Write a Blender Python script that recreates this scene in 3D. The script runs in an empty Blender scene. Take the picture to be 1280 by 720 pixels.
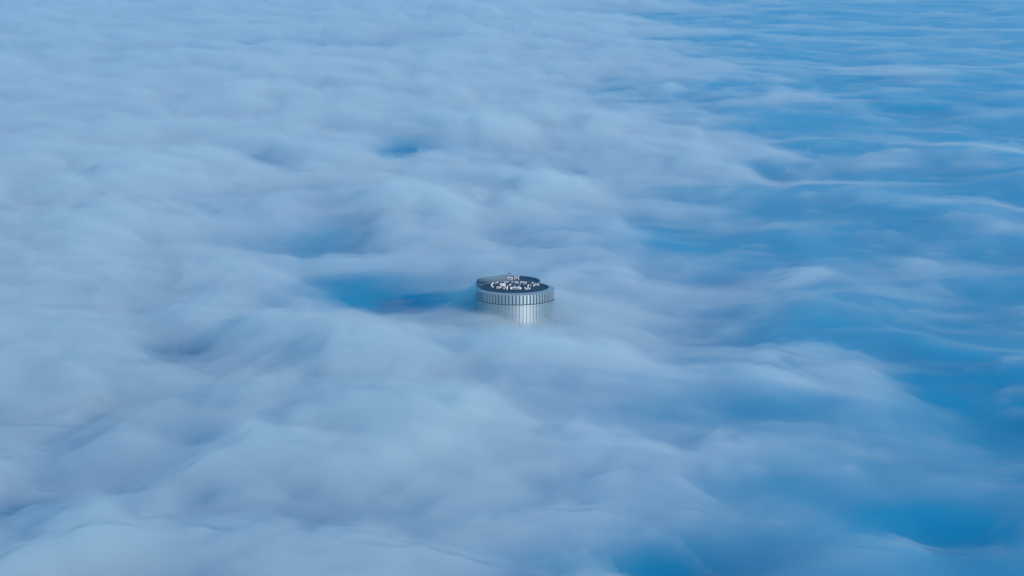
import bpy, bmesh, math, random
import numpy as np
from mathutils import Vector, Matrix

random.seed(7)
PI = math.pi
sc = bpy.context.scene
COL = sc.collection

# ------------------------------------------------------------------ helpers
def tag(o, label=None, cat=None, group=None, kind=None):
    if label: o['label'] = label
    if cat: o['category'] = cat
    if group: o['group'] = group
    if kind: o['kind'] = kind
    return o

def empty(name, loc, rz=0.0):
    o = bpy.data.objects.new(name, None)
    COL.objects.link(o)
    o.location = loc
    o.rotation_euler = (0, 0, rz)
    return o

def obj(name, bm, mat, parent=None, smooth=False):
    me = bpy.data.meshes.new(name)
    bmesh.ops.recalc_face_normals(bm, faces=bm.faces)
    bm.to_mesh(me)
    bm.free()
    me.materials.append(mat)
    if smooth:
        for p in me.polygons: p.use_smooth = True
    o = bpy.data.objects.new(name, me)
    COL.objects.link(o)
    o.parent = parent
    return o

def box(bm, cx, cy, cz, sx, sy, sz, bev=0.0, rz=0.0):
    m = Matrix.Translation((cx, cy, cz)) @ Matrix.Rotation(rz, 4, 'Z') @ Matrix.Diagonal((sx, sy, sz, 1))
    r = bmesh.ops.create_cube(bm, size=1.0, matrix=m)
    if bev > 0:
        es = list({e for v in r['verts'] for e in v.link_edges})
        bmesh.ops.bevel(bm, geom=es, offset=bev, segments=2, affect='EDGES', profile=0.5)

def tube(bm, p0, p1, r0, r1=None, n=12):
    r1 = r0 if r1 is None else r1
    p0, p1 = Vector(p0), Vector(p1)
    d = p1 - p0
    q = Vector((0, 0, 1)).rotation_difference(d.normalized()).to_matrix().to_4x4()
    m = Matrix.Translation((p0 + p1) / 2) @ q
    bmesh.ops.create_cone(bm, cap_ends=True, segments=n, radius1=r0, radius2=r1, depth=d.length, matrix=m)

def polytube(bm, pts, r, n=10):
    for a, b in zip(pts[:-1], pts[1:]): tube(bm, a, b, r, n=n)
    for p in pts[1:-1]:
        bmesh.ops.create_uvsphere(bm, u_segments=n, v_segments=6, radius=r * 1.02, matrix=Matrix.Translation(p))

# ------------------------------------------------------------------ materials
def principled(name, col, rough=0.5, metal=0.0, noise=0.0, nscale=1.0, col2=None, bump=0.0):
    m = bpy.data.materials.new(name); m.use_nodes = True
    nt = m.node_tree; b = nt.nodes['Principled BSDF']
    b.inputs['Roughness'].default_value = rough
    b.inputs['Metallic'].default_value = metal
    b.inputs['Base Color'].default_value = (*col, 1)
    tc = nt.nodes.new('ShaderNodeTexCoord')
    nz = nt.nodes.new('ShaderNodeTexNoise')
    nz.inputs['Scale'].default_value = nscale
    nz.inputs['Detail'].default_value = 5
    nt.links.new(tc.outputs['Object'], nz.inputs['Vector'])
    mx = nt.nodes.new('ShaderNodeMix'); mx.data_type = 'RGBA'
    mx.inputs['A'].default_value = (*col, 1)
    mx.inputs['B'].default_value = (*(col2 or tuple(c * (1 - noise) for c in col)), 1)
    nt.links.new(nz.outputs['Fac'], mx.inputs['Factor'])
    nt.links.new(mx.outputs['Result'], b.inputs['Base Color'])
    if bump:
        bp = nt.nodes.new('ShaderNodeBump'); bp.inputs['Strength'].default_value = bump
        bp.inputs['Distance'].default_value = 0.02
        nt.links.new(nz.outputs['Fac'], bp.inputs['Height'])
        nt.links.new(bp.outputs['Normal'], b.inputs['Normal'])
    return m

M_fin   = principled('brushed_aluminium', (0.33, 0.43, 0.48), 0.47, 0.7, 0.25, 0.7)
M_cop   = principled('coping_metal', (0.40, 0.47, 0.50), 0.45, 0.4, 0.2, 0.9)
M_glass = principled('tinted_facade_glass', (0.09, 0.13, 0.15), 0.28, 0.3, 0.3, 0.3)
M_kerb  = principled('dark_cladding', (0.025, 0.04, 0.065), 0.7, 0.0, 0.3, 1.0)
M_dark  = principled('dark_trim', (0.05, 0.055, 0.06), 0.5, 0.2, 0.3, 2)
M_roof  = principled('roof_bitumen', (0.010, 0.016, 0.045), 1.0, 0.0, 0.4, 0.5, bump=0.4)
M_roof2 = principled('roof_membrane', (0.013, 0.022, 0.055), 1.0, 0.0, 0.35, 0.6, bump=0.4)
M_white = principled('white_painted_metal', (0.82, 0.82, 0.82), 0.45, 0.0, 0.2, 1.6)
M_grey  = principled('galvanised_steel', (0.42, 0.44, 0.45), 0.4, 0.6, 0.3, 3)
M_conc  = principled('concrete', (0.30, 0.30, 0.29), 0.9, 0.0, 0.3, 1.2)
M_ground = principled('ground_dark', (0.03, 0.05, 0.06), 0.95, 0.0, 0.5, 0.004)

# ------------------------------------------------------------------ camera
CAMZ, RIM = 416.0, 200.0
TX, TY = 2.0, 1223.0
cam = bpy.data.cameras.new('camera'); camo = bpy.data.objects.new('camera', cam)
COL.objects.link(camo); sc.camera = camo
camo.location = (0, 0, CAMZ)
PITCH = math.radians(10.0)
camo.rotation_euler = (PI / 2 - PITCH, 0, 0)
cam.sensor_width = 36
FPX = 3011.0                                   # focal length in pixels of a 1280 wide frame
cam.lens = 36 * FPX / 1280
cam.clip_start = 1; cam.clip_end = 60000

def at(px, py, z):
    """world x, y where photo pixel meets height z (used to lay out the cloud relief)"""
    dx, dy = (px - 640) / FPX, (360 - py) / FPX
    d = Vector((dx, math.cos(PITCH) + dy * math.sin(PITCH), -math.sin(PITCH) + dy * math.cos(PITCH)))
    t = (z - CAMZ) / d.z
    return d.x * t, d.y * t

# ------------------------------------------------------------------ noise for the cloud relief
rng = np.random.default_rng(11)
PERM = rng.permutation(512)
ANG = rng.uniform(0, 2 * PI, 512)
def perlin(x, y, seed=0):
    xi = np.floor(x).astype(int); yi = np.floor(y).astype(int)
    xf, yf = x - xi, y - yi
    def g(ix, iy, fx, fy):
        h = PERM[(PERM[(ix + seed * 37) & 511] + iy) & 511]
        a = ANG[h]
        return np.cos(a) * fx + np.sin(a) * fy
    u = xf ** 3 * (xf * (xf * 6 - 15) + 10); v = yf ** 3 * (yf * (yf * 6 - 15) + 10)
    n00 = g(xi, yi, xf, yf); n10 = g(xi + 1, yi, xf - 1, yf)
    n01 = g(xi, yi + 1, xf, yf - 1); n11 = g(xi + 1, yi + 1, xf - 1, yf - 1)
    return (n00 * (1 - u) + n10 * u) * (1 - v) + (n01 * (1 - u) + n11 * u) * v * 1.0
def fbm(x, y, oct=4, seed=0, gain=0.5):
    s = 0; a = 1
    for k in range(oct):
        s = s + a * perlin(x * 2 ** k + 17.3 * k, y * 2 ** k - 9.1 * k, seed + k); a *= gain
    return s
def billow(x, y, oct=4, seed=0, gain=0.5):
    s = 0; a = 1
    for k in range(oct):
        n = perlin(x * 2 ** k + 5.3 * k, y * 2 ** k + 3.7 * k, seed + k)
        s = s + a * (np.sqrt(n * n + 0.004) * 2 - 0.5); a *= gain
    return s

def axis(parts):
    out = [parts[0][0]]
    for a, b, s in parts:
        n = max(1, int(round((b - a) / s)))
        out += list(np.linspace(a, b, n + 1)[1:])
    return np.array(out)

Z0 = 189.0
def gauss(X, Y, px, py, sx, sy, h, rot=0.0):
    x0, y0 = at(px, py, Z0)
    c, s = math.cos(rot), math.sin(rot)
    u = (X - x0) * c + (Y - y0) * s; v = -(X - x0) * s + (Y - y0) * c
    return h * np.exp(-(u / sx) ** 2 - (v / sy) ** 2)

def parts(X, Y):
    wx = fbm(X / 260, Y / 330, 3, 3) * 55
    wy = fbm(X / 240 + 40, Y / 300 - 20, 3, 9) * 60
    x, y = X + wx, Y + wy
    far = 1 / (1 + (np.maximum(Y - 1500, 0) / 900) ** 2)
    m = fbm(x / 520, y / 620, 2, 21) * 16 * (0.45 + 0.55 * far) + fbm(x / 150, y / 190, 2, 33) * 9 * (0.25 + 0.75 * far)
    b = billow(x / 105, y / 105, 2, 41, 0.5)
    x2, y2 = x + fbm(X / 40, Y / 40, 2, 5) * 13, y + fbm(X / 45, Y / 45, 2, 6) * 13
    d = billow(x2 / 40, y2 / 42, 2, 57, 0.55)
    x3, y3 = x2 + perlin(X / 13, Y / 13, 15) * 5, y2 + perlin(X / 13, Y / 13, 16) * 5
    f = billow(x3 / 15, y3 / 16, 2, 63, 0.5)
    amp = np.clip(0.95 + 1.5 * fbm(X / 330 + 11, Y / 260 + 4, 3, 95), 0.35, 1.8)     # calm and lumpy stretches
    far = 1 / (1 + (np.maximum(Y - 1500, 0) / 900) ** 2)
    return m, b * amp * (0.55 + 0.45 * far), d * amp * (0.25 + 0.75 * far), f * amp * far
def place(h, X, Y, lift, lift_rear=15.0):
    d = np.hypot((X - TX) / 70, (Y - TY - 5) / 85)
    w = np.exp(-d ** 2.5)
    h = h * (1 - w) + (192.0 + 0.02 * (Y - TY) + lift) * w
    h = h + lift_rear * np.exp(-((X - TX + 12) / 19) ** 2 - ((Y - TY - 29) / 15) ** 2)
    h = h + 2.5 * np.exp(-((X - TX + 16) / 14) ** 2 - ((Y - TY + 26) / 14) ** 2)
    h = h - 4.2 * np.exp(-((X - TX - 10) / 16) ** 2 - ((Y - TY + 24) / 18) ** 2)
    for g in BUMPS: h = h + gauss(X, Y, *g)
    return h
def east(X, Y, soft=90, off=60):
    return 1 / (1 + np.exp(-(X - (40 + 0.06 * (Y - 700)) - off) / soft))
BUMPS = [
    # px, py, sx, sy, h, rot
    (510, 366, 50, 70, -6, 0.1),
    (690, 470, 70, 26, 8, -0.35),
    (480, 425, 90, 26, 8, -0.2),
    (560, 560, 110, 60, 7, 0),
    (215, 420, 18, 40, -9, 0.2),
    (100, 220, 90, 130, 8, 0),
    (1250, 490, 34, 50, -11, 0),
    (850, 690, 34, 18, -9, 0.3),
    (1170, 640, 26, 24, -9, 0),
    (970, 205, 14, 40, -8, 0),
    (500, 186, 14, 40, -7, 0),
    (310, 200, 16, 50, -7, 0),
]
def softplus(v, w): return w * np.logaddexp(0, v / w)
def shell_body(X, Y):
    m, b, d, f = parts(X, Y)
    h = place(Z0 - 9 + m + b * 5 + d * 1.2, X, Y, -7)
    return h, np.full_like(h, 90.0)
def shell_cloud(X, Y):
    m, b, d, f = parts(X, Y)
    p = fbm(X / 110 + 3, Y / 80 - 8, 4, 71, 0.6)          # patches
    L = softplus(14 * cover(X, Y) - 7.5 + b * 7 + d * (1.4 + 2.4 / (1 + np.exp(-(cover(X, Y) - 0.4) / 0.12))) + f * 0.9 + p * 12, 2.8) + 0.05
    base = Z0 - 8 + m + b * 2
    h = place(base + L, X, Y, -0.8)
    return h, h - L - 3 * np.clip(cover(X, Y), 0, 1)
def shell_veil(X, Y):
    m, b, d, f = parts(X, Y)
    p = fbm(X / 60 + 7, Y / 110, 4, 77, 0.6)
    L = softplus(14 * np.maximum(cover(X, Y), -0.05) - 3.5 + b * 4 + d * 2 + p * 13, 3.5) + 0.3
    h = place(Z0 - 6.5 + m + b * 2 + L, X, Y, 0.5, 15.5)
    return h, h - L - softplus(h - L - (Z0 - 6.5 + m + b * 2), 1.5)
def shell_wisp(X, Y):
    m, b, d, f = parts(X, Y)
    p = fbm(X / 110 + 3, Y / 80 - 8, 4, 71, 0.6)
    base = Z0 - 8 + m + b * 2 + softplus(14 * cover(X, Y) - 6.5 + b * 7 + d * 3.4 + p * 12, 3.0)
    wx, wy = fbm(X / 60, Y / 60, 2, 81) * 30, fbm(X / 60, Y / 60, 2, 83) * 26
    q = fbm((X + wx) / 42 + 5, (Y + wy) / 30, 5, 87, 0.62)
    L = softplus(q * 16 - 1.0 - 5.5 * np.clip(1 - cover(X, Y), 0, 1.5), 1.3) + 0.1
    h = place(base + 0.8 + L, X, Y, -1.5)
    return h, h - L - softplus(h - L - (base + 1.8), 1.5)
def cover(X, Y):
    """how much white cloud lies over the lower layer tinted as blue shade: 1 full, 0 none"""
    e = X - (40 + 0.06 * (Y - 700))
    wx, wy = perlin(X / 120, Y / 150, 61) * 50, perlin(X / 130 + 9, Y / 150, 62) * 60
    c = 0.42 + 0.84 * np.tanh(-e / 170 + 0.16) + fbm((X + wx) / 210, (Y + wy) / 260, 4, 91, 0.6) * 0.8
    for g in GAPS: c = c - gauss(X, Y, *g)
    for g in BANKS: c = c + gauss(X, Y, *g)
    return np.minimum(c, 1.15)
GAPS = [
    # px, py, sx, sy, strength, rot
    (520, 360, 40, 90, 0.9, 0.0),
    (430, 345, 36, 90, 0.7, 0.3),
    (215, 418, 24, 55, 1.4, 0.3),
    (150, 505, 18, 22, 0.9, 0.2),
    (320, 198, 34, 75, 1.3, 0.2),
    (500, 185, 24, 60, 1.3, 0.0),
    (655, 288, 30, 40, 0.7, 0.3),
    (400, 290, 50, 60, 0.8, 0.4),
    (180, 85, 150, 45, 1.7, 0.1),
    (380, 50, 140, 70, 1.8, -0.1),
    (50, 60, 130, 60, 1.0, 0.1),
    (760, 12, 150, 100, 1.3, 0.0),
    (820, 45, 90, 80, 0.8, 0.0),
    (700, 60, 90, 50, 0.6, 0.0),
    (1250, 480, 40, 60, 0.8, 0.0),
    (830, 690, 26, 20, 0.7, 0.3),
    (960, 600, 26, 26, 0.4, 0.3),
    (880, 280, 30, 40, 0.5, 0.0),
    (1010, 340, 50, 40, 0.3, 0.0),
    (1170, 640, 26, 26, 0.7, 0.0),
    (430, 260, 26, 60, 0.5, 0.0),
]
BANKS = [
    (1150, 110, 160, 160, 0.35, 0.0),
    (1000, 200, 120, 100, 0.25, 0.0),
    (1200, 360, 60, 60, 0.35, 0.0),
    (1100, 470, 50, 50, 0.25, 0.0),
    (540, 600, 75, 90, 0.6, 0.0),
    (620, 480, 60, 50, 0.3, 0.0),
    (100, 230, 120, 160, 0.4, 0.0),
]
def shell(fn, xs, ys):
    X, Y = np.meshgrid(xs, ys)
    H, zb = fn(X, Y)
    zb = zb.ravel()
    ny, nx = X.shape
    top = np.stack([X, Y, H], -1).reshape(-1, 3)
    bot = top.copy(); bot[:, 2] = zb
    N = nx * ny
    i = (np.arange(ny - 1)[:, None] * nx + np.arange(nx - 1)[None, :]).reshape(-1)
    ft = np.concatenate([np.stack([i, i + 1, i + nx + 1], -1), np.stack([i, i + nx + 1, i + nx], -1)])
    fb = ft[:, ::-1] + N
    r0 = np.arange(nx - 1); r1 = (ny - 1) * nx + r0
    c0 = np.arange(ny - 1) * nx; c1 = c0 + nx - 1
    sd = [np.stack([r0, r0 + N, r0 + 1 + N, r0 + 1], -1), np.stack([r1, r1 + 1, r1 + 1 + N, r1 + N], -1),
          np.stack([c0, c0 + nx, c0 + nx + N, c0 + N], -1), np.stack([c1, c1 + N, c1 + nx + N, c1 + nx], -1)]
    sd = np.concatenate(sd); sd = np.concatenate([sd[:, [0, 1, 2]], sd[:, [0, 2, 3]]])
    return np.concatenate([top, bot]), np.concatenate([ft, fb, sd])

fine_x = axis([(-3000, -1200, 60), (-1200, -330, 11), (-330, 330, 3), (330, 1200, 11), (1200, 3000, 60)])
fine_y = axis([(-600, 500, 40), (500, 700, 8), (700, 1700, 3.3), (1700, 3000, 7), (3000, 6000, 22), (6000, 10000, 120)])
wide_x = axis([(-2950, -1200, 60), (-1200, -420, 16), (-420, 420, 6), (420, 1200, 16), (1200, 2950, 60)])
wide_y = axis([(-580, 500, 40), (500, 1700, 7), (1700, 3000, 16), (3000, 6000, 30), (6000, 9900, 120)])

def volume_mat(name, col, dens, aniso):
    mc = bpy.data.materials.new(name); mc.use_nodes = True
    nt = mc.node_tree
    nt.nodes.remove(nt.nodes['Principled BSDF'])
    pv = nt.nodes.new('ShaderNodeVolumePrincipled')
    pv.inputs['Color'].default_value = (*col, 1)
    pv.inputs['Density'].default_value = dens
    pv.inputs['Anisotropy'].default_value = aniso
    nt.links.new(pv.outputs['Volume'], nt.nodes['Material Output'].inputs['Volume'])
    return mc, nt, pv
SHELLS = [
    ('mist', shell_body, fine_x, fine_y, volume_mat('lower_cloud_shade_blue', (0.0, 0.61, 0.86), 0.026, 0.1)[0],  # blue shade of the hollows and right side is put into this volume colour
     'lower mist coloured deep blue to stand for shade in the hollows and under the thin cloud', 'mist'),
    ('clouds', shell_cloud, fine_x, fine_y, volume_mat('cloud_air', (0.905, 0.99, 0.998), 0.045, 0.2)[0],
     'thick lavender white sea of rolling low cloud round the tower', 'clouds'),
    ('clouds', shell_wisp, fine_x, fine_y, volume_mat('torn_cloud_air', (0.93, 0.995, 0.998), 0.022, 0.2)[0],
     'small torn wisps drifting just over the thick cloud', 'clouds'),
    ('clouds', shell_veil, wide_x, wide_y, volume_mat('thin_cloud_air', (0.93, 0.995, 0.998), 0.013, 0.2)[0],
     'faint wispy veil softening the top of the thick cloud', 'clouds'),
]
def make_shell(name, fn, ax, ay, mat, label, cat):
    verts, faces = shell(fn, ax, ay)
    me = bpy.data.meshes.new(name)
    me.materials.append(mat)
    me.vertices.add(len(verts)); me.vertices.foreach_set('co', verts.ravel())
    me.loops.add(faces.size); me.loops.foreach_set('vertex_index', faces.ravel().astype(np.int32))
    me.polygons.add(len(faces)); me.polygons.foreach_set('loop_start', (np.arange(len(faces)) * 3).astype(np.int32))
    me.update(calc_edges=True)
    o = bpy.data.objects.new(name, me); COL.objects.link(o)
    tag(o, label, cat, kind='stuff')
for args in SHELLS: make_shell(*args)

# ------------------------------------------------------------------ blue air
bm = bmesh.new(); box(bm, 0, 7000, 225, 12000, 16000, 452)
hz = obj('haze', bm, volume_mat('blue_air', (0.08, 0.60, 0.95), 0.00009, 0.2)[0]); tag(hz, 'thin blue air between the camera and the clouds', 'haze', kind='stuff')

# ------------------------------------------------------------------ ground
bm = bmesh.new()
vs = [bm.verts.new(p) for p in ((-5900, -900, 0), (5900, -900, 0), (5900, 14900, 0), (-5900, 14900, 0))]
bm.faces.new(vs)
g = obj('ground', bm, M_ground); tag(g, kind='structure')

# ------------------------------------------------------------------ tower
R = 20.0
TOP = RIM                     # top of the outer wall
tower = empty('office_tower', (TX, TY, 0))
tag(tower, 'round office tower with ribbed metal crown rising out of the cloud sea', 'tower')
RR = 16.6; RX, RYY = -3.9, 25.0          # the rear drum: radius and offset from the front drum

def ring_mesh(r_out, r_in, z0, z1, off_in=(0, 0), rise=0.0, thin=False, n=144, cx=0, cy=0, keep=None):
    """closed ring; the inner circle may be off centre and higher"""
    bm = bmesh.new(); rows = []
    for k in range(n):
        a = 2 * PI * k / n; c, s = math.cos(a), math.sin(a)
        po = (cx + r_out * c, cy + r_out * s); pi_ = (cx + off_in[0] + r_in * c, cy + off_in[1] + r_in * s)
        rows.append([bm.verts.new((*po, z0)), bm.verts.new((*po, z1)), bm.verts.new((*pi_, z1 + rise)), bm.verts.new((*pi_, z0 + (rise if thin else 0)))])
    for k in range(n):
        a, b = rows[k], rows[(k + 1) % n]
        if keep and not keep(*((Vector(a[1].co) + Vector(b[1].co)) / 2)[:2]): continue
        for j in range(4): bm.faces.new((a[j], b[j], b[(j + 1) % 4], a[(j + 1) % 4]))
    return bm

def disc_mesh(r, z, thick, n=96, cx=0, cy=0):
    bm = bmesh.new()
    bmesh.ops.create_cone(bm, cap_ends=True, segments=n, radius1=r, radius2=r, depth=thick, matrix=Matrix.Translation((cx, cy, z - thick / 2)))
    return bm

# glazed core of both drums
bm = bmesh.new()
bmesh.ops.create_cone(bm, cap_ends=True, segments=144, radius1=R - 0.55, radius2=R - 0.55, depth=TOP - 5.0, matrix=Matrix.Translation((0, 0, (TOP - 5.0) / 2)))
obj('glass_wall', bm, M_glass, tower)
bm = bmesh.new()
bmesh.ops.create_cone(bm, cap_ends=True, segments=120, radius1=RR - 0.5, radius2=RR - 0.5, depth=TOP - 3.4, matrix=Matrix.Translation((RX, RYY, (TOP - 3.4) / 2)))
obj('rear_glass_wall', bm, M_glass, tower)
inrear = lambda x, y: math.hypot(x - RX, y - RYY) > RR - 0.2
infront = lambda x, y: math.hypot(x, y) > R - 0.2
# crown: parapet band, coping, dark joint
obj('parapet', ring_mesh(R - 0.5, R - 1.5, TOP - 4.6, TOP - 0.12), M_glass, tower)
obj('coping', ring_mesh(R + 0.12, 18.0, TOP - 0.1, TOP, (-1.0, 0.8), 0.75, True), M_cop, tower)
obj('roof_kerb', ring_mesh(18.25, 18.02, TOP - 0.1, TOP + 0.64, cx=-1.0, cy=0.8), M_kerb, tower)
obj('shadow_gap', ring_mesh(R + 0.05, R - 0.9, TOP - 5.15, TOP - 4.75), M_dark, tower)
obj('crown_ledge', ring_mesh(R + 0.22, R - 0.9, TOP - 5.35, TOP - 5.16), M_cop, tower)
obj('roof_deck', disc_mesh(18.3, TOP + 0.3, 0.35, cx=-1.0, cy=0.8), M_roof, tower)
obj('rear_parapet', ring_mesh(RR, RR - 1.1, TOP - 5.0, TOP - 0.1, n=120, cx=RX, cy=RYY, keep=infront), M_kerb, tower)
obj('rear_roof_deck', disc_mesh(RR - 1.1, TOP - 0.6, 0.35, cx=RX, cy=RYY), M_roof2, tower)

# vertical fins: crown and storeys below
NF = 68
def fin_bm(z0, z1, depth, w):
    bm = bmesh.new()
    box(bm, 0, 0, (z0 + z1) / 2, depth, w, z1 - z0, bev=0.06)
    return bm
def fins(name, n, r, z0, z1, depth, w, cx, cy, keep, mat):
    first = None
    for k in range(n):
        a = 2 * PI * (k + 0.5) / n
        x, y = cx + r * math.cos(a), cy + r * math.sin(a)
        if not keep(x, y): continue
        if first is None:
            first = o = obj(name, fin_bm(z0, z1, depth, w), mat, tower)
        else:
            o = first.copy(); COL.objects.link(o); o.parent = tower
        o.location = (x, y, 0); o.rotation_euler = (0, 0, a)
fins('crown_fin', NF, R - 0.22, TOP - 4.72, TOP - 0.13, 0.42, 1.12, 0, 0, inrear, M_fin)
fins('facade_fin', NF, R - 0.28, TOP - 60, TOP - 5.4, 0.12, 1.64, 0, 0, inrear, M_fin)
fins('rear_fin', 56, RR + 0.1, TOP - 60, TOP - 0.5, 0.4, 0.6, RX, RYY, infront, M_fin)
# floor bands behind the fins
for k in range(12):
    z = TOP - 9.4 - 3.9 * k
    obj('floor_band', ring_mesh(R - 0.42, R - 1.0, z, z + 0.35, keep=inrear), M_grey, tower)
obj('tower_base', disc_mesh(R + 3, 6, 5.9), M_conc, tower)

# ------------------------------------------------------------------ rooftop plant
ZF = TOP + 0.3                      # front roof deck top
ZR = TOP - 0.6
def roofpt(zx, zy, z):
    """roof position from the enlarged view of the photo (7.2x, origin 580,320)"""
    x, y = at(580 + zx / 7.2, 320 + zy / 7.2, z)
    return x, y

def unit_parts(root, L, W, Hh, legs=True, fans=1):
    bm = bmesh.new(); lz = 0.35 if legs else 0.0
    box(bm, 0, 0, lz + (Hh - lz) / 2, L, W, Hh - lz, 0.05)
    obj('housing', bm, M_white, root)
    if legs:
        for sx in (-1, 1):
            for sy in (-1, 1):
                bm = bmesh.new(); box(bm, sx * (L / 2 - 0.15), sy * (W / 2 - 0.15), lz / 2, 0.14, 0.14, lz)
                obj('leg', bm, M_grey, root)
    for k in range(fans):
        x = (k - (fans - 1) / 2) * L / fans
        r = min(L / fans, W) * 0.36
        bm = bmesh.new(); tube(bm, (x, 0, Hh - 0.02), (x, 0, Hh + 0.16), r, n=20)
        obj('fan_cowl', bm, M_grey, root)
    bm = bmesh.new(); box(bm, 0, -W / 2 - 0.02, lz + (Hh - lz) / 2, L * 0.7, 0.06, (Hh - lz) * 0.6)
    obj('grille', bm, M_dark, root)

U = 'rooftop plant of the tower'
def unit(name, zx, zy, L, W, Hh, label, cat, rz=0.0, fans=1, legs=True, rear=False):
    z = ZR if rear else ZF
    x, y = roofpt(zx, zy, z)
    o = empty(name, (x, y, z), rz); tag(o, label, cat, U)
    unit_parts(o, L, W, Hh, legs, fans)
    return o
unit('air_handling_unit', 466, 302, 5.6, 1.5, 1.25, 'long low white air handling unit at the front edge of the round roof', 'rooftop unit', fans=4)
unit('cooling_unit', 306, 296, 1.5, 1.5, 1.2, 'small white cooling unit alone on dark roof, left of the pipe frame', 'rooftop unit', fans=1)
unit('cooling_unit', 566, 306, 1.4, 1.3, 1.0, 'small white cooling unit at the front rim, right of the long air handler', 'rooftop unit', fans=1)
unit('cooling_unit', 655, 268, 2.3, 1.5, 1.1, 'wide white cooling unit farthest right on the dark roof', 'rooftop unit', fans=2, rz=-0.1)
unit('ventilation_box', 617, 254, 0.9, 0.9, 1.1, 'small bright ventilation box just behind and left of the wide right hand cooling unit', 'rooftop unit', fans=1)
unit('ventilation_box', 525, 246, 2.2, 1.2, 0.9, 'low white ventilation box at the back of the front roof, right of the middle', 'rooftop unit', fans=2)
unit('ventilation_box', 474, 250, 1.9, 1.2, 1.1, 'pale ventilation box at the back of the front roof, near the middle', 'rooftop unit', fans=1)
unit('ventilation_box', 380, 244, 1.9, 1.2, 0.9, 'low white ventilation box at the back of the front roof, above the pipe frame', 'rooftop unit', fans=2)

def cowl(zx, zy, label, s=1.0, rz=0.0):
    x, y = roofpt(zx, zy, ZF)
    o = empty('duct_cowl', (x, y, ZF), rz); tag(o, label, 'duct', U)
    bm = bmesh.new()
    polytube(bm, [Vector((0, 0, 0)), Vector((0, 0, 1.0 * s)), Vector((0.35 * s, 0, 1.45 * s)), Vector((0.95 * s, 0, 1.5 * s))], 0.3 * s, 14)
    obj('duct', bm, M_white, o, True)
    bm = bmesh.new(); tube(bm, (0.93 * s, 0, 1.5 * s), (1.08 * s, 0, 1.5 * s), 0.4 * s, n=16)
    obj('hood', bm, M_grey, o)
cowl(248, 275, 'white bent duct cowl farthest left on the dark roof', 1.1, 0.2)
cowl(388, 304, 'white bent duct cowl beside the left end of the long air handler', 1.1, 1.4)
cowl(576, 285, 'white bent duct cowl right of the long air handler', 1.1, -0.5)

# pipe frame
x, y = roofpt(350, 284, ZF)
o = empty('pipe_frame', (x, y, ZF), 0.1); tag(o, 'pale steel pipe frame standing behind the left end of the air handler', 'pipe frame', U)
for sx in (-1.2, 0, 1.2):
    for sy in (-0.9, 0.9):
        bm = bmesh.new(); tube(bm, (sx, sy, 0), (sx, sy, 2.0), 0.10); obj('post', bm, M_white, o)
for sy in (-0.9, 0.9):
    bm = bmesh.new(); tube(bm, (-1.35, sy, 2.0), (1.35, sy, 2.0), 0.11); obj('rail', bm, M_white, o)
bm = bmesh.new()
tube(bm, (-1.2, -0.9, 0.1), (0, -0.9, 1.95), 0.08); tube(bm, (1.2, -0.9, 0.1), (0, -0.9, 1.95), 0.08)
obj('brace', bm, M_white, o)
bm = bmesh.new(); tube(bm, (-1.1, 0, 1.3), (1.1, 0, 1.3), 0.38, n=18); obj('tank', bm, M_white, o, True)

# rear drum
unit('cooling_unit', 415, 214, 2.6, 1.6, 1.5, 'pale cooling unit on the misty rear drum, left of the lattice frame', 'rooftop unit', fans=2, rear=True)
x, y = roofpt(474, 212, ZR)
o = empty('lattice_frame', (x, y, ZR)); tag(o, 'pale crossed steel frame on the misty rear drum', 'steel frame', U)
for k in (-1, 1):
    bm = bmesh.new(); tube(bm, (k * 1.1, 0, 0), (-k * 1.0, 0, 2.1), 0.11); obj('strut', bm, M_white, o)
    bm = bmesh.new(); tube(bm, (k * 1.15, 0.1, 0), (k * 1.15, 0.1, 2.2), 0.10); obj('post', bm, M_white, o)
x, y = roofpt(386, 196, ZR)
o = empty('plant_room', (x - 2.2, y - 1, ZR), 0.15); tag(o, 'dark louvred plant room on the rear drum below the short mast', 'plant room', U)
bm = bmesh.new(); box(bm, 0, 0, 0.65, 4.2, 3.4, 1.3, 0.04); obj('wall', bm, M_dark, o)
bm = bmesh.new(); box(bm, 0, 0, 1.36, 4.4, 3.6, 0.12, 0.02); obj('roof', bm, M_roof2, o)
o = empty('antenna_mast', (x + 1.2, y + 2.5, ZR)); tag(o, 'short stubby antenna mast at the back of the rear drum', 'antenna', U)
bm = bmesh.new(); tube(bm, (0, 0, 0), (0, 0, 2.2), 0.14, 0.1); obj('pole', bm, M_grey, o)
bm = bmesh.new(); tube(bm, (0, 0, 1.5), (0, 0, 2.1), 0.5, n=16); obj('drum_antenna', bm, M_dark, o)
x, y = roofpt(268, 190, ZR)
o = empty('antenna_mast', (x, y, ZR)); tag(o, 'thin antenna mast at the left of the rear drum, half lost in mist', 'antenna', U)
bm = bmesh.new(); tube(bm, (0, 0, 0), (0, 0, 2.6), 0.12, 0.08); obj('pole', bm, M_grey, o)
bm = bmesh.new(); tube(bm, (-0.5, 0, 2.2), (0.5, 0, 2.2), 0.07); obj('crossbar', bm, M_grey, o)

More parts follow.
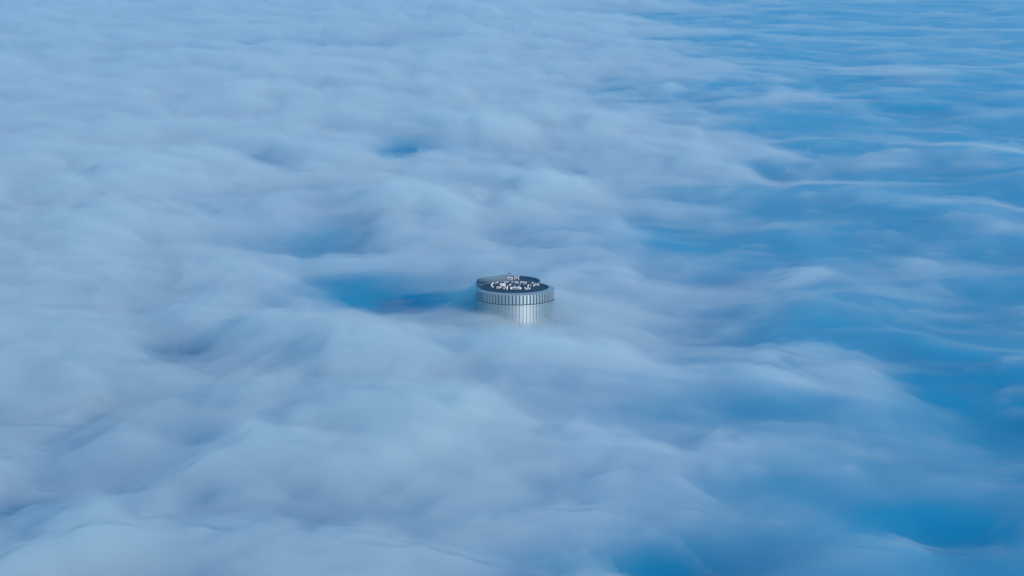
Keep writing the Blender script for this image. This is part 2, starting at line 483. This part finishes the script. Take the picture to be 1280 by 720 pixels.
x, y = roofpt(330, 204, ZR)
o = empty('duct_run', (x, y, ZR), 0.35); tag(o, 'low dark duct run with stubby outlets along the left of the rear drum', 'duct', U)
bm = bmesh.new(); box(bm, 0, 0, 0.55, 6.0, 0.9, 0.6, 0.05); obj('duct', bm, M_dark, o)
for k in range(4):
    bm = bmesh.new(); box(bm, -2.4 + k * 1.6, 0, 0.13, 0.15, 0.8, 0.26); obj('foot', bm, M_grey, o)
    bm = bmesh.new(); tube(bm, (-2.2 + k * 1.45, 0, 0.84), (-2.2 + k * 1.45, 0, 1.3 + 0.25 * (k % 2)), 0.22, n=12); obj('outlet', bm, M_dark, o)
x, y = roofpt(440, 262, ZF)
o = empty('duct_run', (x, y, ZF), -0.08); tag(o, 'long dark duct run lying between the long air handler and the units behind it', 'duct', U)
bm = bmesh.new(); box(bm, 0, 0, 0.5, 8.5, 0.8, 0.55, 0.05); obj('duct', bm, M_dark, o)
for k in range(5):
    bm = bmesh.new(); box(bm, -3.6 + k * 1.8, 0, 0.11, 0.15, 0.7, 0.22); obj('foot', bm, M_grey, o)
first = None
for zx, zy, rz in ((262, 286, 0.2), (330, 290, 0.5), (362, 300, 0), (412, 268, 0.3), (455, 282, 0), (492, 284, 0.4), (548, 296, 0.1), (590, 300, 0.7), (628, 274, 0), (300, 246, 0.3), (436, 244, 0), (558, 250, 0.2)):
    x, y = roofpt(zx, zy, ZF)
    if first is None:
        o = first = empty('condenser_unit', (x, y, ZF))
        bm = bmesh.new(); box(bm, 0, 0, 0.5, 0.75, 0.5, 0.7, 0.04); kids = [obj('housing', bm, M_white, o)]
        for sx in (-0.3, 0.3):
            bm = bmesh.new(); box(bm, sx, 0, 0.075, 0.08, 0.5, 0.15); kids.append(obj('foot', bm, M_dark, o))
        bm = bmesh.new(); tube(bm, (0.08, -0.24, 0.5), (0.08, -0.28, 0.5), 0.22, n=16); kids.append(obj('fan_grille', bm, M_dark, o))
    else:
        o = first.copy(); COL.objects.link(o)
        for c in kids:
            d_ = c.copy(); COL.objects.link(d_); d_.parent = o
    o.location = (x, y, ZF); o.rotation_euler = (0, 0, rz)
    tag(o, 'tiny white box shaped condenser standing among the bigger units on the front roof', 'condenser', 'small condensers on the front roof')
first = None
for zx, zy, hh in ((285, 262, 1.2), (322, 268, 0.9), (423, 276, 1.3), (505, 270, 1.1), (546, 276, 1.0), (600, 284, 1.2), (625, 280, 0.9), (536, 262, 1.4)):
    x, y = roofpt(zx, zy, ZF)
    if first is None:
        o = first = empty('vent_pipe', (x, y, ZF))
        bm = bmesh.new(); tube(bm, (0, 0, 0), (0, 0, 1.0), 0.13, n=10); kids = [obj('pipe', bm, M_grey, o)]
        bm = bmesh.new(); tube(bm, (0, 0, 1.0), (0, 0, 1.22), 0.28, 0.06, n=12); kids.append(obj('rain_cap', bm, M_white, o))
    else:
        o = first.copy(); COL.objects.link(o)
        for c in kids:
            d_ = c.copy(); COL.objects.link(d_); d_.parent = o
    o.location = (x, y, ZF); o.scale = (1, 1, hh)
    tag(o, 'thin grey vent pipe with white rain cap on the dark front roof', 'vent pipe', 'vent pipes on the front roof')

# ------------------------------------------------------------------ light
EL, AZ = 15.0, 30.0        # elevation; azimuth the light comes from, degrees from straight behind the camera (minus = left)
w = bpy.data.worlds.new('World'); sc.world = w; w.use_nodes = True
wn = w.node_tree; bg = wn.nodes['Background']
sky = wn.nodes.new('ShaderNodeTexSky'); sky.sky_type = 'NISHITA'; sky.sun_disc = False
sky.sun_elevation = math.radians(EL)
fx, fy = math.sin(math.radians(AZ)), -math.cos(math.radians(AZ))     # horizontal direction TO the sun
sky.sun_rotation = math.atan2(fx, fy)
sky.air_density = 1.0; sky.dust_density = 0.3; sky.ozone_density = 7.5
tint = wn.nodes.new('ShaderNodeMix'); tint.data_type = 'RGBA'; tint.blend_type = 'MULTIPLY'
tint.inputs['Factor'].default_value = 1.0; tint.inputs['B'].default_value = (0.62, 1.26, 0.99, 1)
wn.links.new(sky.outputs['Color'], tint.inputs['A'])
wn.links.new(tint.outputs['Result'], bg.inputs['Color'])
bg.inputs['Strength'].default_value = 0.14
sl = bpy.data.lights.new('sun', 'SUN'); so = bpy.data.objects.new('sun', sl); COL.objects.link(so)
sl.energy = 3.7; sl.angle = math.radians(0.6); sl.color = (1.0, 0.79, 0.71)
to_sun = Vector((fx * math.cos(math.radians(EL)), fy * math.cos(math.radians(EL)), math.sin(math.radians(EL))))
so.rotation_euler = to_sun.to_track_quat('Z', 'Y').to_euler()
so.location = (0, 0, 600)

# ------------------------------------------------------------------ render settings
sc.view_settings.view_transform = 'Standard'; sc.view_settings.look = 'None'
sc.view_settings.exposure = 0.40; sc.view_settings.gamma = 1.0
cy = sc.cycles
cy.max_bounces = 16; cy.volume_bounces = 10; cy.diffuse_bounces = 3; cy.glossy_bounces = 3
cy.transparent_max_bounces = 16
cy.use_denoising = True
try: cy.denoiser = 'OPENIMAGEDENOISE'
except Exception: pass
